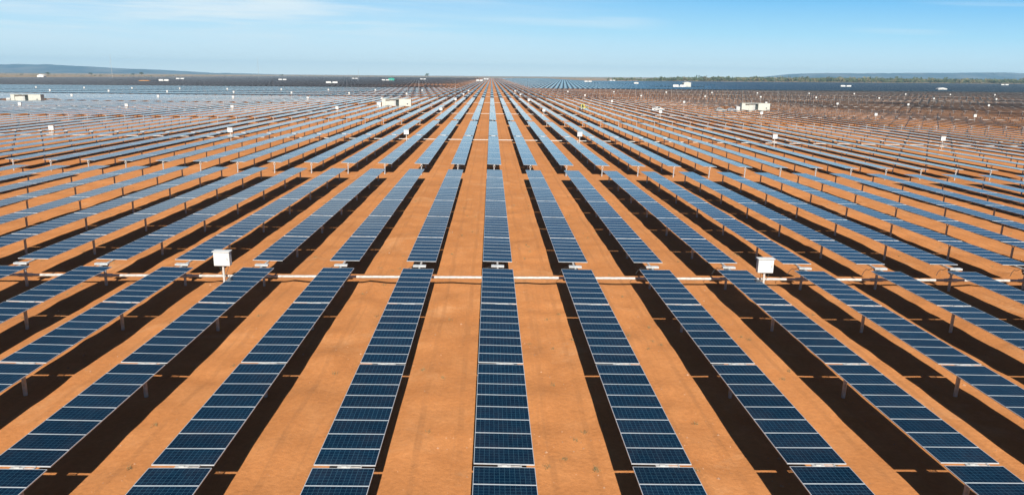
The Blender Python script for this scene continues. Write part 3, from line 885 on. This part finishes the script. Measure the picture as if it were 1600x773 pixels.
# ------------------------------------------------------------------ vehicles
def vehicle(name, label, cat, loc, rz, paint, kind='ute'):
    root = empty(name, loc, rz); tag(root, label, cat)
    wd = 0.93
    if kind == 'ute':
        prof = [(-2.6, 0.45), (2.55, 0.45), (2.62, 0.75), (2.5, 1.02), (1.35, 1.12), (-0.75, 1.12), (-0.75, 1.02), (-2.6, 1.02)]
        cab = [(1.32, 1.122), (0.72, 1.76), (-0.55, 1.79), (-0.74, 1.122)]
    elif kind == 'car':
        prof = [(-2.3, 0.38), (2.25, 0.38), (2.33, 0.66), (2.15, 0.88), (1.05, 0.98), (-1.75, 1.02), (-2.28, 0.92)]
        cab = [(1.0, 0.985), (0.35, 1.45), (-1.1, 1.48), (-1.85, 1.022)]
    else:
        prof = [(-1.7, 0.6), (1.7, 0.6), (1.75, 1.25), (0.3, 1.35), (0.3, 1.2), (-1.7, 1.2)]
        cab = [(0.25, 1.352), (0.15, 2.45), (-1.2, 2.45), (-1.3, 1.203)]
    b = link('body', MB().prism(prof, -wd, wd).mesh('body', [paint]), root)
    mod = b.modifiers.new('bevel', 'BEVEL'); mod.width = 0.06; mod.segments = 2
    c = link('cab', MB().prism(cab, -wd + 0.1, wd - 0.1).mesh('cab', [paint]), root)
    mod = c.modifiers.new('bevel', 'BEVEL'); mod.width = 0.05; mod.segments = 2
    cx = [q[0] for q in cab]; zc = [q[1] for q in cab]
    zl, zh = min(zc) + 0.08, max(zc) - 0.12
    for sgn in (-1, 1):
        y = sgn * (wd - 0.1)
        k0 = min(cx) + 0.32; k1 = max(cx) - 0.62
        mb = MB(); ya, yb = sorted((y + sgn * 0.003, y + sgn * 0.015))
        mb.prism([(k0, zl), (k1 + 0.3, zl), (k1 - 0.05, zh), (k0 + 0.12, zh)], ya, yb)
        link('window', mb.mesh('window', [CARGLASS]), root)
    # windscreen lies on the front slope of the cab
    f0, f1 = Vector((cab[0][0], 0, cab[0][1])), Vector((cab[1][0], 0, cab[1][1]))
    nrm = Vector((f0.z - f1.z, 0, -(f0.x - f1.x))); nrm = -nrm.normalized() if nrm.x > 0 else nrm.normalized()
    nrm = Vector((abs(nrm.x), 0, abs(nrm.z)))
    p, q = f0.lerp(f1, 0.12) + nrm * 0.02, f0.lerp(f1, 0.9) + nrm * 0.02
    link('windscreen', (lambda m_: (m_.face([(p.x, -wd + .2, p.z), (p.x, wd - .2, p.z), (q.x, wd - .25, q.z), (q.x, -wd + .25, q.z)]), m_)[1])(MB()).mesh('windscreen', [CARGLASS]), root)
    xs = (-1.6, 1.65) if kind == 'ute' else ((-1.4, 1.42) if kind == 'car' else (-1.1, 1.1))
    rw = 0.38 if kind == 'ute' else (0.33 if kind == 'car' else 0.6)
    for x in xs:
        for sgn in (-1, 1):
            ya, yb = sorted((sgn * (wd - 0.2), sgn * (wd + 0.03)))
            wl = link('wheel', MB().tube((x, ya, rw), (x, yb, rw), rw, 16).mesh('wheel', [BLACK]), root)
            yo = sgn * (wd + 0.031)
            ya, yb = sorted((yo, yo + sgn * 0.02))
            link('rim', MB().tube((x, ya, rw), (x, yb, rw), rw * 0.55, 12).mesh('rim', [SILVER]), wl)
    fx = max(q[0] for q in prof)
    for sgn in (-1, 1):
        link('headlight', MB().box(fx - 0.12, fx - 0.02 + 0.03, sgn * 0.7 - 0.14, sgn * 0.7 + 0.14, 0.72, 0.86).mesh('headlight', [WHITE]), root)
    if kind == 'ute':
        mb = MB(); mb.box(-2.58, -0.8, -0.9, -0.86, 1.023, 1.3); mb.box(-2.58, -0.8, 0.86, 0.9, 1.023, 1.3); mb.box(-2.59, -2.55, -0.857, 0.857, 1.023, 1.3)
        mb.tube((-0.85, -0.8, 1.3), (-0.85, -0.8, 1.85), 0.03, 6); mb.tube((-0.85, 0.8, 1.3), (-0.85, 0.8, 1.85), 0.03, 6); mb.tube((-2.4, -0.8, 1.3), (-2.4, -0.8, 1.85), 0.03, 6); mb.tube((-0.85, -0.8, 1.85), (-2.4, -0.8, 1.85), 0.03, 6); mb.tube((-0.85, 0.8, 1.85), (-2.4, 0.8, 1.85), 0.03, 6)
        link('tray', mb.mesh('tray', [paint]), root)
    return root
def at(x, y): return (x, y, float(terr(x, y)))
vehicle('pickup_truck', 'white pickup truck on the cross track between rows, right of the middle rows', 'pickup truck', at(70.0, 302.0), 0.05, WHITE, 'ute')
vehicle('pickup_truck', 'white pickup truck parked left of the far left inverter station', 'pickup truck', at(-209.0, 302.2), 0.1, WHITE, 'ute')
vehicle('parked_car', 'silver car nearest the right inverter station', 'car', at(102.6, 305.0), 0.2, SILVER, 'car')
vehicle('parked_car', 'grey car parked left of the silver car near the right inverter station', 'car', at(97.2, 303.4), 0.1, GREYP, 'car')
vehicle('tractor', 'small yellow tractor standing between rows right of the middle rows', 'tractor', at(X0 + 7.5 * S, 301.6), 0.1, YELLOW, 'tractor')

# ------------------------------------------------------------------ masts
def mast(x, Y, h, r, label, guyed=False, m=WHITE):
    X, Y = ray_point(x, Y); root = empty('mast', (X, Y, float(terr(X, Y)))); tag(root, label, 'mast', 'thin masts over the field')
    link('pole', MB().tube((0, 0, -0.5), (0, 0, h), r, 6, 0, r * 0.5).mesh('pole', [m]), root)
    link('base', MB().box(-r * 3, r * 3, -r * 3, r * 3, -0.5, 0.4).mesh('base', [CONC]), root)
    if guyed:
        for k in range(3):
            a = k * 2.094 + 0.4
            link('guy_wire', MB().tube((math.cos(a) * h * 0.35, math.sin(a) * h * 0.35, 0), (0, 0, h * 0.85), 0.03, 4).mesh('guy_wire', [STEEL]), root)
mast(188, 1500, 48, 0.30, 'tall thin white mast rising before the left ridge', True, BRIGHT)
mast(411, 1450, 44, 0.22, 'faint thin mast above the small rise, left of centre', True, STEEL)
mast(563, 1500, 24, 0.2, 'faint thin mast on the horizon left of the green shed', True, STEEL)
mast(1195, 1700, 22, 0.2, 'faint thin mast above the woodland left of the tableland', True, STEEL)
for x, Y, h, lb in [(654, 552, 9.5, 'thin lightning rod left of the vanishing point, outermost of four'), (710, 626, 12, 'tallest thin lightning rod just left of the vanishing point'),
                    (688, 600, 7, 'short thin lightning rod between the two taller ones left of the vanishing point'), (637, 520, 6, 'short thin lightning rod near the small white boxes left of centre')]:
    mast(x, Y, h, 0.09, lb, False, STEEL)

# ------------------------------------------------------------------ trees
LEAF = mat('olive_leaves', (0.065, 0.08, 0.035), 0.8, 0.0, 0.28, 0.12, 0.2)
LEAF2 = mat('dry_scrub', (0.13, 0.115, 0.055), 0.9, 0.0, 0.2, 0.1, 0.2)
BARK = mat('bark', (0.12, 0.09, 0.06), 0.9)
def crown_quads(cx, cy, cz, rx, rz_, n, size, V, F, Mi, mi):
    """leaf clumps scattered through a lumpy crown"""
    lob = [(random.uniform(-.5, .5) * rx, random.uniform(-.5, .5) * rx, random.uniform(-.25, .35) * rz_, random.uniform(.45, .75)) for _ in range(4)]
    for i in range(n):
        lx, ly, lz, lr = random.choice(lob)
        a = random.uniform(0, 6.283); e = math.asin(random.uniform(-.6, 1)); q = random.uniform(0.55, 1.0) * lr
        px = cx + lx + math.cos(a) * math.cos(e) * q * rx; py = cy + ly + math.sin(a) * math.cos(e) * q * rx; pz = cz + lz + math.sin(e) * q * rz_
        u = Vector((random.gauss(0, 1), random.gauss(0, 1), random.gauss(0, 1))).normalized(); w_ = u.orthogonal().normalized()
        s1_ = size * random.uniform(.6, 1.3); b = len(V)
        V += [(px - u.x*s1_, py - u.y*s1_, pz - u.z*s1_), (px + w_.x*s1_, py + w_.y*s1_, pz + w_.z*s1_), (px + u.x*s1_, py + u.y*s1_, pz + u.z*s1_), (px - w_.x*s1_, py - w_.y*s1_, pz - w_.z*s1_)]
        F.append((b, b+1, b+2, b+3)); Mi.append(mi)
def leaf_mesh(name, V, F, Mi, mats):
    me = bpy.data.meshes.new(name); me.from_pydata(V, [], F)
    for m in mats: me.materials.append(m)
    me.polygons.foreach_set('material_index', Mi); me.update(); return me
V, F, Mi = [], [], []
for i in range(2600):
    Y = random.uniform(2060, 2500) if random.random() < 0.8 else random.uniform(2500, 4200)
    u = random.uniform(0.16, 0.86)
    X = u * Y
    if u < 0.22 and random.random() < 0.6: continue
    h = random.uniform(8, 16) * (1.25 if random.random() < 0.12 else 1) * min(1, 0.55 + (u - 0.16) * 3)
    rx = h * random.uniform(0.55, 0.9)
    crown_quads(X, Y, float(terr(X, Y)) + h * 0.5, rx, h * 0.5, 26, h * 0.17, V, F, Mi, 0 if random.random() < 0.72 else 1)
for i in range(1500):      # low shrubs over the open land, thinning to the left
    Y = random.uniform(2300, 7500); u = random.uniform(-0.72, 0.25); X = u * Y
    if X > -1100 and Y < 3600: continue
    h = random.uniform(1.5, 4)
    crown_quads(X, Y, float(terr(X, Y)) + h * 0.4, h * 1.6, h * 0.45, 9, h * 0.3, V, F, Mi, 0 if random.random() < .6 else 1)
tag(link('woodland', leaf_mesh('woodland', V, F, Mi, [LEAF, LEAF2])), 'band of olive green bushland behind the navy far field', 'woodland', kind='stuff')
for x, Y, h, lb in [(90, 2600, 13, 'lone dark tree on the skyline above the tent at far left'), (156, 2900, 12, 'lone dark tree on the skyline left of the tall mast'),
                    (220, 2900, 11, 'lone tree on the skyline, left one of two right of the tall mast'), (232, 2800, 16, 'larger lone tree on the skyline right of the tall mast'),
                    (446, 3300, 11, 'lone tree on the skyline left of centre'), (668, 3400, 20, 'dark broad tree on the skyline nearest the vanishing point')]:
    X, Y = ray_point(x, Y); root = empty('tree', (X, Y, float(terr(X, Y)))); tag(root, lb, 'tree', 'lone trees on the skyline')
    link('trunk', MB().tube((0, 0, -0.5), (h * .05, 0, h * .3), h * .05, 8, 0, h * .035).tube((h * .05, 0, h * .3), (-h * .1, 0, h * .6), h * .03, 6).tube((h * .05, 0, h * .3), (h * .25, 0, h * .6), h * .03, 6).mesh('trunk', [BARK]), root)
    V, F, Mi = [], [], []
    crown_quads(0, 0, h * .65, h * .6, h * .38, 160, h * .07, V, F, Mi, 0)
    link('crown', leaf_mesh('crown', V, F, Mi, [LEAF]), root)

# ------------------------------------------------------------------ small stones and clods on the near ground
STONE = mat('stones', (0.36, 0.20, 0.11), 0.9, 0.0, 0.2, 1.5)
TUFT = mat('dry_tufts', (0.16, 0.13, 0.06), 0.9, 0.0, 0.2, 1.0)
V, F, Mi = [], [], []
for i in range(5200):
    Y = 14 + 70 * random.random() ** 1.6; X = random.uniform(-0.75, 0.8) * (Y + 4)
    if hn1(np.array(X / 5 + 60), np.array(Y / 5 + 60)) < -0.02 and random.random() < 0.8: continue
    r = random.uniform(0.015, 0.045) * (2.4 if random.random() < 0.05 else 1); z = gz(X, Y)
    b = len(V); k = 5
    for j in range(k):
        a = j * 6.283 / k + random.uniform(-.3, .3); V.append((X + r * math.cos(a) * random.uniform(.7, 1.3), Y + r * math.sin(a) * random.uniform(.7, 1.3), z - 0.01))
    V.append((X + random.uniform(-.3, .3) * r, Y, z + r * random.uniform(.5, .9)))
    for j in range(k): F.append((b + j, b + (j + 1) % k, b + k)); Mi.append(0)
tag(link('stones', leaf_mesh('stones', V, F, Mi, [STONE])), 'small stones and clods scattered over the orange soil', 'stones', kind='stuff')
V, F, Mi = [], [], []
for i in range(420):
    Y = 15 + 75 * random.random(); X = random.uniform(-0.75, 0.8) * (Y + 4)
    ph = (X - X0) / S; fr = ph - math.floor(ph)
    if not (0.28 < fr < 0.78): continue
    z = gz(X, Y)
    for k in range(16):
        a = random.uniform(0, 6.283); l = random.uniform(.05, .17); dx_, dy_ = math.cos(a) * l * .6, math.sin(a) * l * .6
        bx_, by_ = X + random.gauss(0, .07), Y + random.gauss(0, .07); b = len(V)
        V += [(bx_ - .008, by_, z - .01), (bx_ + .008, by_, z - .01), (bx_ + dx_, by_ + dy_, z + l)]; F.append((b, b+1, b+2)); Mi.append(0)
tag(link('dry_grass', leaf_mesh('dry_grass', V, F, Mi, [TUFT])), 'sparse dry tufts of grass in the aisles', 'grass', kind='stuff')

# ------------------------------------------------------------------ haze
hz = bpy.data.materials.new('haze_air'); hz.use_nodes = True
t = hz.node_tree; t.nodes.clear()
pv = N(t, 'ShaderNodeVolumePrincipled'); pv.inputs['Color'].default_value = (0.42, 0.75, 1.0, 1)
pv.inputs['Density'].default_value = 8.0e-5; pv.inputs['Anisotropy'].default_value = 0.0
mo = N(t, 'ShaderNodeOutputMaterial'); t.links.new(pv.outputs[0], mo.inputs['Volume'])
hb = link('haze', MB().box(-12700, 12700, -3200, 12700, -110, 190).mesh('haze', [hz]))
tag(hb, 'pale blue haze over the distant land', 'haze', kind='stuff')
print('objects', len(COL.objects), 'boxes', cnt, 'tables', len(bx), 'posts', len(ps))
